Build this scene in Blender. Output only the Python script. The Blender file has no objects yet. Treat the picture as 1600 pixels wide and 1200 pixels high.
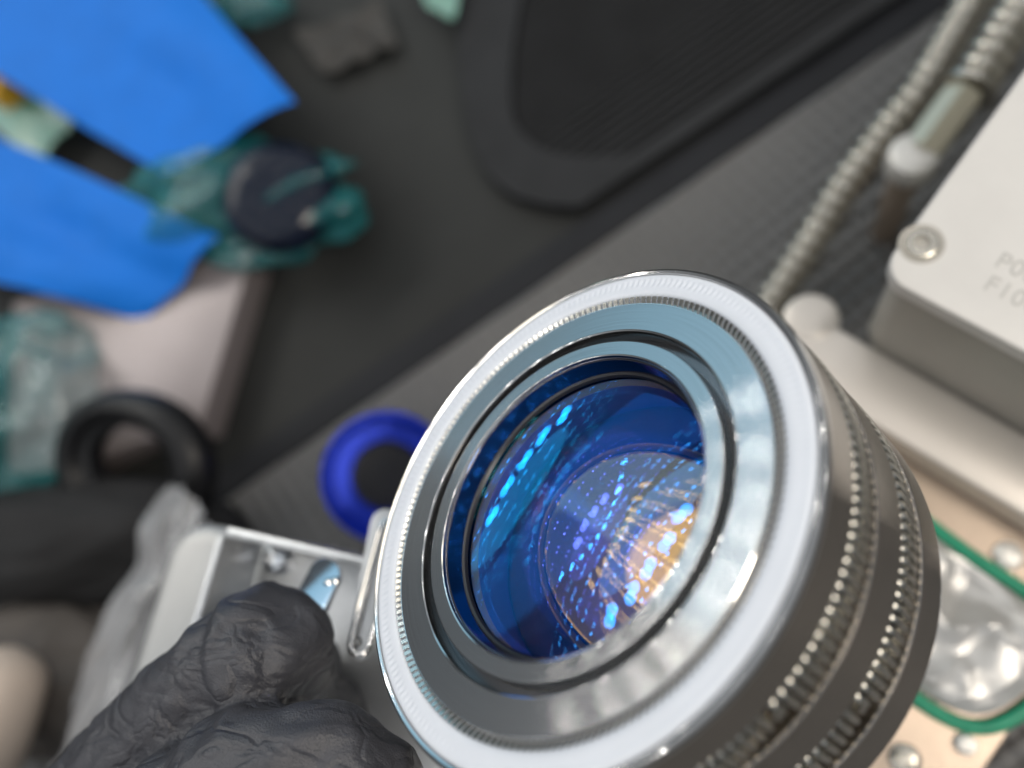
import bpy, bmesh, math, random
from mathutils import Vector, Matrix, noise
random.seed(7)
R = math.radians
MM = 0.001
scene = bpy.context.scene
COL = scene.collection

# ------------------------------------------------------------------ camera
FPX = 1300.0                       # focal length in pixels of the 1600 px wide photograph
H = 0.26                           # camera height over the bench
NAD = Vector((340.0, -390.0, -1300.0)).normalized()     # straight down, in camera axes
Zc = -NAD
Xc = (Vector((1, 0, 0)) - Zc * Zc.x).normalized()
Yc = Zc.cross(Xc)
RW = Matrix((Xc, Yc, Zc))          # camera axes -> world axes
CAM = Vector((0, 0, H))
cam_d = bpy.data.cameras.new('camera')
cam = bpy.data.objects.new('camera', cam_d); COL.objects.link(cam)
cam.matrix_world = Matrix.Translation(CAM) @ RW.to_4x4()
cam_d.sensor_fit = 'HORIZONTAL'; cam_d.sensor_width = 36.0
cam_d.lens = 36.0 * FPX / 1600.0
cam_d.clip_start = 0.005; cam_d.clip_end = 50
cam_d.dof.use_dof = True
cam_d.dof.focus_distance = 0.117
cam_d.dof.aperture_fstop = cam_d.lens / 4.1
scene.camera = cam

def pix(x, y, depth):
    """point seen at photo pixel (x, y), at a given depth (m) in front of the camera"""
    return CAM + RW @ Vector(((x - 800) / FPX * depth, -(y - 600) / FPX * depth, -depth))
def at(x, y, z=0.0):
    """point seen at photo pixel (x, y) on the level plane at height z"""
    d = RW @ Vector(((x - 800) / FPX, -(y - 600) / FPX, -1.0))
    return CAM + d * ((z - H) / d.z)

# ------------------------------------------------------------------ light
world = bpy.data.worlds.new('World'); scene.world = world; world.use_nodes = True
bg = world.node_tree.nodes['Background']
wt = world.node_tree
wtc = wt.nodes.new('ShaderNodeTexCoord'); wsp = wt.nodes.new('ShaderNodeSeparateXYZ'); wmr = wt.nodes.new('ShaderNodeMapRange')
wt.links.new(wtc.outputs['Generated'], wsp.inputs[0]); wt.links.new(wsp.outputs[2], wmr.inputs[0])
wmr.interpolation_type = 'SMOOTHSTEP'
wmr.inputs[1].default_value = -0.05; wmr.inputs[2].default_value = 0.65       # room: dim walls, pale lit ceiling
wmr.inputs[3].default_value = 0.10; wmr.inputs[4].default_value = 0.46
wt.links.new(wmr.outputs[0], bg.inputs[1]); bg.inputs[0].default_value = (0.90, 0.95, 1.0, 1)

FC = pix(800 + 6.298 / 109.522 * FPX, 600 + 14.788 / 109.522 * FPX, 0.109522)   # centre of the lens module's face
FN = (RW @ Vector((-0.65147, 0.48516, 0.58327))).normalized()                     # the way it faces

def area(name, loc, target, sx, sy, power, color, shape='RECTANGLE'):
    l = bpy.data.lights.new(name, 'AREA'); l.shape = shape; l.size = sx; l.size_y = sy
    l.energy = power; l.color = color
    o = bpy.data.objects.new(name, l); COL.objects.link(o)
    o.location = loc
    o.rotation_euler = (Vector(target) - Vector(loc)).to_track_quat('-Z', 'Y').to_euler()
    return o
# rows of twin ceiling lamps, high over the bench
CEIL = 2.3
ra = R(145)
for iy in range(-6, 7):
    for ix in range(-2, 12):
        for k in (-1, 1):
            u = ix * 0.44; v = iy * 0.50 + k * 0.075
            x = u * math.cos(ra) - v * math.sin(ra); y = u * math.sin(ra) + v * math.cos(ra)
            area('ceiling_lamp', (x, y, CEIL), (x, y, 0), 0.052, 0.052, 0.145, (1.0, 0.97, 0.93), 'DISK')
# bluish light low beyond the bench, added for the steel face's teal reflection
wd = (RW @ Vector((-0.615, 0.764, -0.19))).normalized()
area('bluish_light', FC + wd * 2.0 + Vector((0, 0, 0.15)), FC, 1.5, 0.9, 2.8, (0.34, 0.74, 1.0))
def sky_dir(az, el): return Vector((math.cos(R(az)) * math.cos(R(el)), math.sin(R(az)) * math.cos(R(el)), math.sin(R(el))))
# added warm panel for the lens's amber patch; twin spot lamps for steel streaks
area('amber_patch_light', FC + sky_dir(138, 36) * 1.7, FC, 1.25, 0.36, 2.3, (1.0, 0.90, 0.72), 'ELLIPSE')
for i in range(11):
    az = 131.0 + i * 3.0
    for k in (-0.35, 0.35):
        area('spot_lamp', FC + sky_dir(az + k, 25.5 - 0.03 * (az - 147) ** 2) * 3.2, FC, 0.026, 0.026, 0.12, (1.0, 0.97, 0.92), 'DISK')
# a nearer row of twin round lamps
for az, el in ((130, 41), (140, 43), (150, 42.5), (159, 41), (167, 37)):
    for k in (-1.6, 1.6):
        area('round_lamp', FC + sky_dir(az + k, el) * 1.5, FC, 0.085, 0.085, 0.26, (1.0, 0.98, 0.95), 'DISK')
# warm work lamp over the bench
area('work_lamp', (0.55, -0.15, 0.95), (0.10, 0.10, 0.05), 0.30, 0.30, 5.0, (1.0, 0.90, 0.78))

scene.view_settings.view_transform = 'Standard'
scene.view_settings.look = 'None'
scene.view_settings.exposure = 0.0
scene.view_settings.gamma = 1.0
scene.cycles.use_denoising = True
scene.cycles.max_bounces = 24
scene.cycles.transmission_bounces = 20
scene.cycles.glossy_bounces = 12
scene.cycles.transparent_max_bounces = 16
scene.cycles.sample_clamp_indirect = 12
scene.cycles.caustics_reflective = True
scene.cycles.caustics_refractive = True

# ------------------------------------------------------------------ materials
def new_mat(name):
    m = bpy.data.materials.new(name); m.use_nodes = True
    nt = m.node_tree
    return m, nt, nt.nodes['Principled BSDF']
def node(nt, typ, **kw):
    n = nt.nodes.new(typ)
    for k, v in kw.items():
        if k.startswith('_'): setattr(n, k[1:], v)
        else: n.inputs[k.replace('__', ' ')].default_value = v
    return n
def mat(name, col, rough=0.5, metal=0.0, var=0.0, vscale=40, bump=0.0, bscale=400, aniso=0.0, spec=0.5, rvar=0.0,
        trans=0.0, sheen=0.0, coat=0.0, stretch=None):
    m, nt, p = new_mat(name)
    p.inputs['Base Color'].default_value = (*col, 1); p.inputs['Roughness'].default_value = rough
    p.inputs['Metallic'].default_value = metal; p.inputs['Specular IOR Level'].default_value = spec
    p.inputs['Coat Weight'].default_value = coat
    if trans: p.inputs['Transmission Weight'].default_value = trans
    if sheen: p.inputs['Sheen Weight'].default_value = sheen
    tc = node(nt, 'ShaderNodeTexCoord'); src = tc.outputs['Object']
    if stretch:
        mp = node(nt, 'ShaderNodeMapping', Scale=stretch); nt.links.new(src, mp.inputs[0]); src = mp.outputs[0]
    if var or rvar:
        n = node(nt, 'ShaderNodeTexNoise', Scale=vscale, Detail=6.0, Roughness=0.6); nt.links.new(src, n.inputs['Vector'])
        if var:
            mr = node(nt, 'ShaderNodeMapRange'); mr.inputs[1].default_value = 0.25; mr.inputs[2].default_value = 0.75
            mr.inputs[3].default_value = 1 - var; mr.inputs[4].default_value = 1 + var
            nt.links.new(n.outputs[0], mr.inputs[0])
            mx = node(nt, 'ShaderNodeMix', _data_type='RGBA', _blend_type='MULTIPLY'); mx.inputs[0].default_value = 1
            mx.inputs[6].default_value = (*col, 1); nt.links.new(mr.outputs[0], mx.inputs[7]); nt.links.new(mx.outputs[2], p.inputs['Base Color'])
        if rvar:
            mr = node(nt, 'ShaderNodeMapRange'); mr.inputs[1].default_value = 0.3; mr.inputs[2].default_value = 0.7
            mr.inputs[3].default_value = max(0.02, rough - rvar); mr.inputs[4].default_value = rough + rvar
            nt.links.new(n.outputs[0], mr.inputs[0]); nt.links.new(mr.outputs[0], p.inputs['Roughness'])
    if bump:
        n2 = node(nt, 'ShaderNodeTexNoise', Scale=bscale, Detail=4.0); nt.links.new(src, n2.inputs['Vector'])
        b = node(nt, 'ShaderNodeBump', Strength=bump, Distance=0.0005); nt.links.new(n2.outputs[0], b.inputs['Height'])
        nt.links.new(b.outputs[0], p.inputs['Normal'])
    if aniso:
        p.inputs['Anisotropic'].default_value = aniso
        t = node(nt, 'ShaderNodeTangent', _direction_type='RADIAL', _axis='Z'); nt.links.new(t.outputs[0], p.inputs['Tangent'])
    return m

def turned_steel(name, col, rough, aniso, groove=2600.0, gstr=0.25, axial=False):
    """lathe-turned stainless steel: fine concentric tool marks, streaks across them, a few scratches"""
    m, nt, p = new_mat(name)
    p.inputs['Metallic'].default_value = 1
    p.inputs['Anisotropic'].default_value = aniso; p.inputs['Anisotropic Rotation'].default_value = 0.25
    t = node(nt, 'ShaderNodeTangent', _direction_type='RADIAL', _axis='Z'); nt.links.new(t.outputs[0], p.inputs['Tangent'])
    tc = node(nt, 'ShaderNodeTexCoord'); sp = node(nt, 'ShaderNodeSeparateXYZ'); nt.links.new(tc.outputs['Object'], sp.inputs[0])
    if axial: rad = sp.outputs[2]
    else:
        a = node(nt, 'ShaderNodeMath', _operation='POWER'); nt.links.new(sp.outputs[0], a.inputs[0]); a.inputs[1].default_value = 2
        b = node(nt, 'ShaderNodeMath', _operation='POWER'); nt.links.new(sp.outputs[1], b.inputs[0]); b.inputs[1].default_value = 2
        c = node(nt, 'ShaderNodeMath', _operation='ADD'); nt.links.new(a.outputs[0], c.inputs[0]); nt.links.new(b.outputs[0], c.inputs[1])
        d = node(nt, 'ShaderNodeMath', _operation='SQRT'); nt.links.new(c.outputs[0], d.inputs[0]); rad = d.outputs[0]
    ang = node(nt, 'ShaderNodeMath', _operation='ARCTAN2'); nt.links.new(sp.outputs[1], ang.inputs[0]); nt.links.new(sp.outputs[0], ang.inputs[1])
    cx = node(nt, 'ShaderNodeCombineXYZ')
    m1 = node(nt, 'ShaderNodeMath', _operation='MULTIPLY'); nt.links.new(rad, m1.inputs[0]); m1.inputs[1].default_value = groove * 4
    m2 = node(nt, 'ShaderNodeMath', _operation='MULTIPLY'); nt.links.new(ang.outputs[0], m2.inputs[0]); m2.inputs[1].default_value = 1.2
    nt.links.new(m1.outputs[0], cx.inputs[0]); nt.links.new(m2.outputs[0], cx.inputs[1])
    ns = node(nt, 'ShaderNodeTexNoise', Scale=1.0, Detail=3.0); nt.links.new(cx.outputs[0], ns.inputs['Vector'])
    bp = node(nt, 'ShaderNodeBump', Strength=gstr, Distance=0.00004); nt.links.new(ns.outputs[0], bp.inputs['Height'])
    nt.links.new(bp.outputs[0], p.inputs['Normal'])
    # smudges: roughness and tone
    sm = node(nt, 'ShaderNodeTexNoise', Scale=45.0, Detail=3.0, Roughness=0.5); nt.links.new(tc.outputs['Object'], sm.inputs['Vector'])
    mr = node(nt, 'ShaderNodeMapRange'); mr.inputs[1].default_value = 0.3; mr.inputs[2].default_value = 0.7
    mr.inputs[3].default_value = rough * 0.92; mr.inputs[4].default_value = rough * 1.10
    nt.links.new(sm.outputs[0], mr.inputs[0]); nt.links.new(mr.outputs[0], p.inputs['Roughness'])
    rp = node(nt, 'ShaderNodeValToRGB'); rp.color_ramp.elements[0].position = 0.3; rp.color_ramp.elements[1].position = 0.7
    rp.color_ramp.elements[0].color = (*[c * 0.86 for c in col], 1); rp.color_ramp.elements[1].color = (*col, 1)
    nt.links.new(ns.outputs[0], rp.inputs[0]); nt.links.new(rp.outputs[0], p.inputs['Base Color'])
    return m

def coated_glass(name, refl, fac_n, fac_e, ior=1.5, tint=(1, 1, 1)):
    """glass with a coloured anti-reflection coating: the coating's tint sits on the mirror reflection"""
    m, nt, p = new_mat(name); nt.nodes.remove(p)
    out = nt.nodes['Material Output']
    g = node(nt, 'ShaderNodeBsdfRefraction', Color=(*tint, 1), Roughness=0.0, IOR=ior)
    s = node(nt, 'ShaderNodeBsdfAnisotropic', Roughness=0.0); s.inputs['Color'].default_value = (*refl, 1)
    lw = node(nt, 'ShaderNodeLayerWeight', Blend=0.5)
    mr = node(nt, 'ShaderNodeMapRange'); mr.inputs[3].default_value = fac_n; mr.inputs[4].default_value = fac_e
    nt.links.new(lw.outputs['Facing'], mr.inputs[0])
    mx = node(nt, 'ShaderNodeMixShader'); nt.links.new(mr.outputs[0], mx.inputs[0]); nt.links.new(g.outputs[0], mx.inputs[1]); nt.links.new(s.outputs[0], mx.inputs[2])
    nt.links.new(mx.outputs[0], out.inputs['Surface'])
    return m

def film_mat(name, col, alpha, rough=0.12):
    m, nt, p = new_mat(name)
    p.inputs['Base Color'].default_value = (*col, 1); p.inputs['Roughness'].default_value = rough
    
    lw = node(nt, 'ShaderNodeLayerWeight', Blend=0.35); mr = node(nt, 'ShaderNodeMapRange'); mr.inputs[3].default_value = alpha; mr.inputs[4].default_value = min(1.0, alpha + 0.5)
    nt.links.new(lw.outputs['Facing'], mr.inputs[0]); nt.links.new(mr.outputs[0], p.inputs['Alpha'])
    p.inputs['Specular IOR Level'].default_value = 0.9
    p.inputs['Coat Weight'].default_value = 0.6; p.inputs['Coat Roughness'].default_value = 0.06
    return m

def mat_diamond(name, col, per, rot):
    """rubber mat: raised diamond grain"""
    m, nt, p = new_mat(name)
    p.inputs['Roughness'].default_value = 0.5; p.inputs['Specular IOR Level'].default_value = 0.5
    tc = node(nt, 'ShaderNodeTexCoord'); mp = node(nt, 'ShaderNodeMapping'); mp.inputs['Rotation'].default_value = (0, 0, rot)
    nt.links.new(tc.outputs['Object'], mp.inputs[0]); sp = node(nt, 'ShaderNodeSeparateXYZ'); nt.links.new(mp.outputs[0], sp.inputs[0])
    k = 2 * math.pi / per
    sn = []
    for i, f in ((0, 1.0), (1, 1.0)):
        a = node(nt, 'ShaderNodeMath', _operation='MULTIPLY'); nt.links.new(sp.outputs[i], a.inputs[0]); a.inputs[1].default_value = k * f
        b = node(nt, 'ShaderNodeMath', _operation='SINE'); nt.links.new(a.outputs[0], b.inputs[0]); sn.append(b)
    c = node(nt, 'ShaderNodeMath', _operation='MULTIPLY'); nt.links.new(sn[0].outputs[0], c.inputs[0]); nt.links.new(sn[1].outputs[0], c.inputs[1])
    bp = node(nt, 'ShaderNodeBump', Strength=1.0, Distance=0.0030); nt.links.new(c.outputs[0], bp.inputs['Height'])
    nt.links.new(bp.outputs[0], p.inputs['Normal'])
    n = node(nt, 'ShaderNodeTexNoise', Scale=9.0, Detail=7.0); nt.links.new(tc.outputs['Object'], n.inputs['Vector'])
    rp = node(nt, 'ShaderNodeValToRGB'); rp.color_ramp.elements[0].position = 0.3; rp.color_ramp.elements[1].position = 0.75
    rp.color_ramp.elements[0].color = (*[x * 0.85 for x in col], 1); rp.color_ramp.elements[1].color = (*[x * 1.15 for x in col], 1)
    nt.links.new(n.outputs[0], rp.inputs[0]); nt.links.new(rp.outputs[0], p.inputs['Base Color'])
    return m

M = {}
M['bench'] = mat('bench', (0.019, 0.020, 0.019), 0.6, spec=0.3, var=0.35, vscale=14, bump=0.1, bscale=900)
M['matte_mat'] = mat_diamond('matte_mat', (0.235, 0.23, 0.226), 0.0075, 0.15)
M['edge_shade'] = mat('edge_shade', (0.012, 0.013, 0.016), 0.6, var=0.2, spec=0.25)
M['steel_face'] = turned_steel('steel_face', (0.58, 0.575, 0.57), 0.15, 0.97, gstr=0.08)
M['steel_side'] = turned_steel('steel_side', (0.46, 0.42, 0.38), 0.15, 0.95, gstr=0.1, axial=True)
M['steel_bright'] = mat('steel_bright', (0.72, 0.71, 0.70), 0.10, 1.0, rvar=0.05, vscale=300)
M['groove_shade'] = mat('groove_shade', (0.16, 0.16, 0.165), 0.22, 1.0)
M['spring'] = mat('spring', (0.66, 0.64, 0.58), 0.16, 1.0, var=0.15, vscale=700)
M['ptfe'] = mat('ptfe', (0.74, 0.77, 0.83), 0.5, spec=0.5, var=0.03, vscale=120)
M['ptfe'].node_tree.nodes['Principled BSDF'].inputs['Subsurface Weight'].default_value = 0.25
M['ptfe'].node_tree.nodes['Principled BSDF'].inputs['Subsurface Radius'].default_value = (0.001, 0.001, 0.001)
M['ptfe'].node_tree.nodes['Principled BSDF'].inputs['Subsurface Scale'].default_value = 1.0
M['bore'] = mat('bore', (0.42, 0.40, 0.48), 0.12, 1.0)
M['inner_tan'] = mat('inner_tan', (0.50, 0.36, 0.16), 0.35, 0.6)
M['inner_black'] = mat('inner_black', (0.012, 0.012, 0.016), 0.35)
M['inner_blue'] = mat('inner_blue', (0.12, 0.07, 0.50), 0.3, 0.5)
M['glass_front'] = coated_glass('glass_front', (0.02, 0.28, 1.0), 0.09, 0.32)
M['glass_mid'] = coated_glass('glass_mid', (0.10, 0.15, 1.0), 0.60, 0.85)
M['glass_deep'] = coated_glass('glass_deep', (0.36, 0.20, 1.0), 0.55, 0.75)
M['glass_amber'] = coated_glass('glass_amber', (1.0, 0.67, 0.20), 0.38, 0.68)
M['glass_cyan'] = coated_glass('glass_cyan', (0.008, 0.36, 1.0), 0.17, 0.32)
M['glove'] = mat('glove', (0.052, 0.053, 0.062), 0.40, var=0.18, vscale=260, spec=0.5, rvar=0.08)
def glove_relief(m):
    nt = m.node_tree; p = nt.nodes['Principled BSDF']; tc = node(nt, 'ShaderNodeTexCoord')
    mp = node(nt, 'ShaderNodeMapping', Scale=(1.0, 1.8, 1.4)); mp.inputs['Rotation'].default_value = (0.3, 0.2, 0.7); nt.links.new(tc.outputs['Object'], mp.inputs[0])
    n1 = node(nt, 'ShaderNodeTexNoise', Scale=105.0, Detail=2.0, Distortion=0.6); nt.links.new(mp.outputs[0], n1.inputs['Vector'])
    a = node(nt, 'ShaderNodeMath', _operation='SUBTRACT'); nt.links.new(n1.outputs[0], a.inputs[0]); a.inputs[1].default_value = 0.5
    b = node(nt, 'ShaderNodeMath', _operation='ABSOLUTE'); nt.links.new(a.outputs[0], b.inputs[0])
    c = node(nt, 'ShaderNodeMapRange'); nt.links.new(b.outputs[0], c.inputs[0]); c.inputs[1].default_value = 0.0; c.inputs[2].default_value = 0.09
    b1 = node(nt, 'ShaderNodeBump', Strength=0.42, Distance=0.0007); nt.links.new(c.outputs[0], b1.inputs['Height'])
    n2 = node(nt, 'ShaderNodeTexNoise', Scale=3400.0, Detail=2.0); nt.links.new(tc.outputs['Object'], n2.inputs['Vector'])
    b2 = node(nt, 'ShaderNodeBump', Strength=0.4, Distance=0.0004); nt.links.new(n2.outputs[0], b2.inputs['Height']); nt.links.new(b1.outputs[0], b2.inputs['Normal'])
    nt.links.new(b2.outputs[0], p.inputs['Normal'])
glove_relief(M['glove'])
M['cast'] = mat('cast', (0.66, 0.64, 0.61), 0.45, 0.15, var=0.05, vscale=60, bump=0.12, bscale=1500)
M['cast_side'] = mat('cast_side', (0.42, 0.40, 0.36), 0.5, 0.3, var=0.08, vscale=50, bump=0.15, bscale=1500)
M['ink'] = mat('ink', (0.50, 0.49, 0.465), 0.6)
M['champagne'] = mat('champagne', (0.45, 0.36, 0.285), 0.38, 0.6, var=0.12, vscale=45, bump=0.15, bscale=1200)
M['step_metal'] = mat('step_metal', (0.70, 0.645, 0.585), 0.34, 0.5, var=0.05)
M['foil'] = mat('foil', (0.60, 0.59, 0.57), 0.40, 0.6, var=0.15, vscale=120)
M['gasket'] = mat('gasket', (0.012, 0.26, 0.14), 0.4, var=0.15, vscale=200)
M['hose'] = mat('hose', (0.50, 0.475, 0.42), 0.26, 0.9, var=0.2, vscale=200)
M['brass_pale'] = mat('brass_pale', (0.62, 0.58, 0.46), 0.35, 0.7)
M['knob'] = mat('knob', (0.72, 0.70, 0.66), 0.4, 0.5)
M['blue_tape'] = mat('blue_tape', (0.002, 0.165, 0.66), 0.62, var=0.08, vscale=60, bump=0.3, bscale=1600, spec=0.3)
M['blue_cap'] = mat('blue_cap', (0.004, 0.035, 0.55), 0.25, 0.5)
M['teal_film'] = film_mat('teal_film', (0.008, 0.21, 0.22), 0.30, 0.08)
M['green_film'] = film_mat('green_film', (0.20, 0.42, 0.34), 0.7, 0.3)
M['clear_film'] = film_mat('clear_film', (0.50, 0.50, 0.51), 0.35, 0.2)
M['navy'] = mat('navy', (0.006, 0.010, 0.022), 0.12, spec=0.3)
M['panel'] = mat('panel', (0.30, 0.265, 0.265), 0.35, 0.35, var=0.08, vscale=20)
M['black_rubber'] = mat('black_rubber', (0.006, 0.006, 0.007), 0.4, var=0.2, spec=0.35)
M['black_cloth'] = mat('black_cloth', (0.012, 0.012, 0.013), 0.85, var=0.3, vscale=60, bump=0.4, bscale=1200)
M['brown_cloth'] = mat('brown_cloth', (0.085, 0.075, 0.068), 0.8, var=0.3, vscale=30, bump=0.4, bscale=900)
M['sheet_grey'] = mat('sheet_grey', (0.052, 0.050, 0.047), 0.85, var=0.35, vscale=60)
M['beige'] = mat('beige', (0.55, 0.46, 0.39), 0.5, var=0.06)
M['orange'] = mat('orange', (0.62, 0.33, 0.02), 0.45)
M['tray'] = mat('tray', (0.022, 0.023, 0.025), 0.6, spec=0.2, var=0.2, vscale=60)
M['housing'] = mat('housing', (0.52, 0.52, 0.51), 0.4, 0.25, var=0.05, vscale=60, bump=0.1, bscale=1500)
M['bracket'] = mat('bracket', (0.55, 0.565, 0.58), 0.33, 0.75, var=0.08, vscale=150, bump=0.1, bscale=2000)
M['polished'] = mat('polished', (0.72, 0.75, 0.80), 0.12, 1.0, rvar=0.05, vscale=200)

# ------------------------------------------------------------------ mesh helpers
def obj(name, bm_or_me, material, parent=None, smooth=35):
    if isinstance(bm_or_me, bmesh.types.BMesh):
        me = bpy.data.meshes.new(name); bmesh.ops.recalc_face_normals(bm_or_me, faces=bm_or_me.faces[:])
        bm_or_me.to_mesh(me); bm_or_me.free()
    else: me = bm_or_me
    if smooth:
        me.polygons.foreach_set('use_smooth', [True] * len(me.polygons))
        me.set_sharp_from_angle(angle=R(smooth))
    me.materials.clear(); me.materials.append(M[material])
    o = bpy.data.objects.new(name, me); COL.objects.link(o)
    if parent: o.parent = parent
    return o
def tag(o, label=None, cat=None, group=None, kind=None):
    if label: o['label'] = label
    if cat: o['category'] = cat
    if group: o['group'] = group
    if kind: o['kind'] = kind
    return o
def thing(name, label, cat, mw=Matrix(), group=None):
    o = bpy.data.objects.new(name, None); COL.objects.link(o); o.empty_display_size = 0.01
    o.matrix_world = mw
    return tag(o, label, cat, group)
def frame(origin, zdir, xdir=None):
    z = Vector(zdir).normalized()
    x = Vector(xdir) if xdir else Vector((1, 0, 0)) if abs(z.x) < 0.9 else Vector((0, 1, 0))
    x = (x - z * x.dot(z)).normalized(); y = z.cross(x)
    m = Matrix((x, y, z)).transposed().to_4x4(); m.translation = origin
    return m
def lathe(prof, n=96, closed=True, a0=0.0, a1=2 * math.pi, bm=None, mul=MM):
    """revolve (radius, z) profile points round local Z"""
    bm = bm or bmesh.new()
    full = abs(a1 - a0 - 2 * math.pi) < 1e-6
    cnt = n if full else n + 1
    rings = []
    for i in range(cnt):
        a = a0 + (a1 - a0) * i / n
        rings.append([bm.verts.new((r * mul * math.cos(a), r * mul * math.sin(a), z * mul)) for r, z in prof])
    m = len(prof)
    for i in range(n):
        A, B = rings[i], rings[(i + 1) % cnt]
        for j in range(m if closed else m - 1):
            k = (j + 1) % m
            vs = [A[j], B[j], B[k], A[k]]
            try: bm.faces.new(vs)
            except ValueError: pass
    bmesh.ops.remove_doubles(bm, verts=bm.verts[:], dist=1e-7)
    return bm
def prism(pts, z0, z1, bevel=0.0, segs=2):
    bm = bmesh.new()
    lo = [bm.verts.new((p[0], p[1], z0)) for p in pts]; hi = [bm.verts.new((p[0], p[1], z1)) for p in pts]
    n = len(pts); bm.faces.new(hi); bm.faces.new(lo[::-1])
    for i in range(n): bm.faces.new((lo[i], lo[(i + 1) % n], hi[(i + 1) % n], hi[i]))
    bmesh.ops.recalc_face_normals(bm, faces=bm.faces[:])
    if bevel:
        e = [e for e in bm.edges if len(e.link_faces) == 2 and e.calc_face_angle(0) > R(40)]
        bmesh.ops.bevel(bm, geom=e, offset=bevel, segments=segs, affect='EDGES', profile=0.6)
    return bm
def ring_prism(outer, inner, z0, z1):
    bm = bmesh.new(); n = len(outer)
    v = [[bm.verts.new((p[0], p[1], z)) for p in poly] for poly, z in ((outer, z0), (outer, z1), (inner, z1), (inner, z0))]
    for i in range(n):
        j = (i + 1) % n
        for a in range(4):
            b = (a + 1) % 4
            bm.faces.new((v[a][i], v[a][j], v[b][j], v[b][i]))
    return bm
def round_rect(x0, y0, x1, y1, r, n=8):
    pts = []
    for cx, cy, a in ((x1 - r, y1 - r, 0), (x0 + r, y1 - r, 90), (x0 + r, y0 + r, 180), (x1 - r, y0 + r, 270)):
        for i in range(n + 1):
            t = R(a + 90 * i / n); pts.append((cx + r * math.cos(t), cy + r * math.sin(t)))
    return pts
def smooth_path(pts, n=8):
    out = []
    P = [pts[0] * 2 - pts[1]] + list(pts) + [pts[-1] * 2 - pts[-2]]
    for i in range(1, len(P) - 2):
        for k in range(n):
            t = k / n
            out.append(0.5 * ((2 * P[i]) + (P[i + 1] - P[i - 1]) * t + (2 * P[i - 1] - 5 * P[i] + 4 * P[i + 1] - P[i + 2]) * t * t
                              + (-P[i - 1] + 3 * P[i] - 3 * P[i + 1] + P[i + 2]) * t ** 3))
    out.append(P[-2].copy())
    return out
def sweep(path, radius, n=16, bm=None, cap=True):
    """tube along a path; radius is a number or a function of (index, arclength)"""
    bm = bm or bmesh.new()
    up = Vector((0.13, 0.31, 0.94)); prev = None; rings = []; s = 0.0
    for i, p in enumerate(path):
        if i: s += (p - path[i - 1]).length
        t = (path[min(i + 1, len(path) - 1)] - path[max(i - 1, 0)]).normalized()
        x = (up - t * up.dot(t)).normalized() if prev is None else (prev - t * prev.dot(t)).normalized()
        prev = x; y = t.cross(x)
        r = radius(i, s) if callable(radius) else radius
        rings.append([bm.verts.new(p + (x * math.cos(2 * math.pi * k / n) + y * math.sin(2 * math.pi * k / n)) * r) for k in range(n)])
    for a, b in zip(rings, rings[1:]):
        for k in range(n): bm.faces.new((a[k], a[(k + 1) % n], b[(k + 1) % n], b[k]))
    if cap: bm.faces.new(rings[0][::-1]); bm.faces.new(rings[-1])
    return bm
def resample(path, step):
    out = [path[0].copy()]; acc = 0.0
    for a, b in zip(path, path[1:]):
        L = (b - a).length; d = step - acc
        while d <= L: out.append(a.lerp(b, d / L)); d += step
        acc = (acc + L) % step if L > 0 else acc
    return out
def corrugated(path, r, pitch=0.0024, depth=0.26):
    pts = resample(path, pitch / 6)
    return sweep(pts, lambda i, s: r * (1 - depth + depth * math.sqrt(abs(math.sin(math.pi * s / pitch)))), 20)
def sheet(corners, nx, ny, thick, zf=None):
    """a thin sheet over four world corners, lifted by zf(u, v)"""
    bm = bmesh.new(); a, b, c, d = corners
    def P(u, v):
        p = (a * (1 - u) + b * u) * (1 - v) + (d * (1 - u) + c * u) * v
        return p + Vector((0, 0, zf(u, v) if zf else 0))
    top = [[bm.verts.new(P(i / nx, j / ny)) for i in range(nx + 1)] for j in range(ny + 1)]
    bot = [[bm.verts.new(v.co - Vector((0, 0, thick))) for v in row] for row in top]
    for j in range(ny):
        for i in range(nx):
            bm.faces.new((top[j][i], top[j][i + 1], top[j + 1][i + 1], top[j + 1][i]))
            bm.faces.new((bot[j][i], bot[j + 1][i], bot[j + 1][i + 1], bot[j][i + 1]))
    edge = [(0, i) for i in range(nx + 1)] + [(j, nx) for j in range(1, ny + 1)] + [(ny, i) for i in range(nx - 1, -1, -1)] + [(j, 0) for j in range(ny - 1, 0, -1)]
    for (j, i), (q, p) in zip(edge, edge[1:] + edge[:1]):
        bm.faces.new((top[j][i], bot[j][i], bot[q][p], top[q][p]))
    return bm
def crumple(center, ax, ay, az, amp, freq, seed, sub=5, flat=0.0):
    """crumpled bag of film: a stretched ball folded by ridged noise"""
    bm = bmesh.new(); bmesh.ops.create_icosphere(bm, subdivisions=sub, radius=1.0)
    off = Vector((seed * 3.1, seed * 1.7, seed * 0.9))
    for v in bm.verts:
        p = v.co.copy()
        q = p * freq + off
        w = noise.noise_vector(q * 0.8) * 0.5
        k = 1 - math.sqrt(noise.noise(q + w) ** 2 + 0.006) * 2.2
        k2 = 1 - math.sqrt(noise.noise(q * 1.9 + w + Vector((9, 2, 4))) ** 2 + 0.004) * 2.2
        s = 1 + amp * (k - 0.6) + amp * 0.35 * (k2 - 0.6)
        v.co = center + (ax * p.x + ay * p.y + az * p.z) * s
        if v.co.z < flat + 0.0005: v.co.z = flat + 0.0005 + 0.0006 * (1 + noise.noise(q * 3))
    return bm

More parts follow.
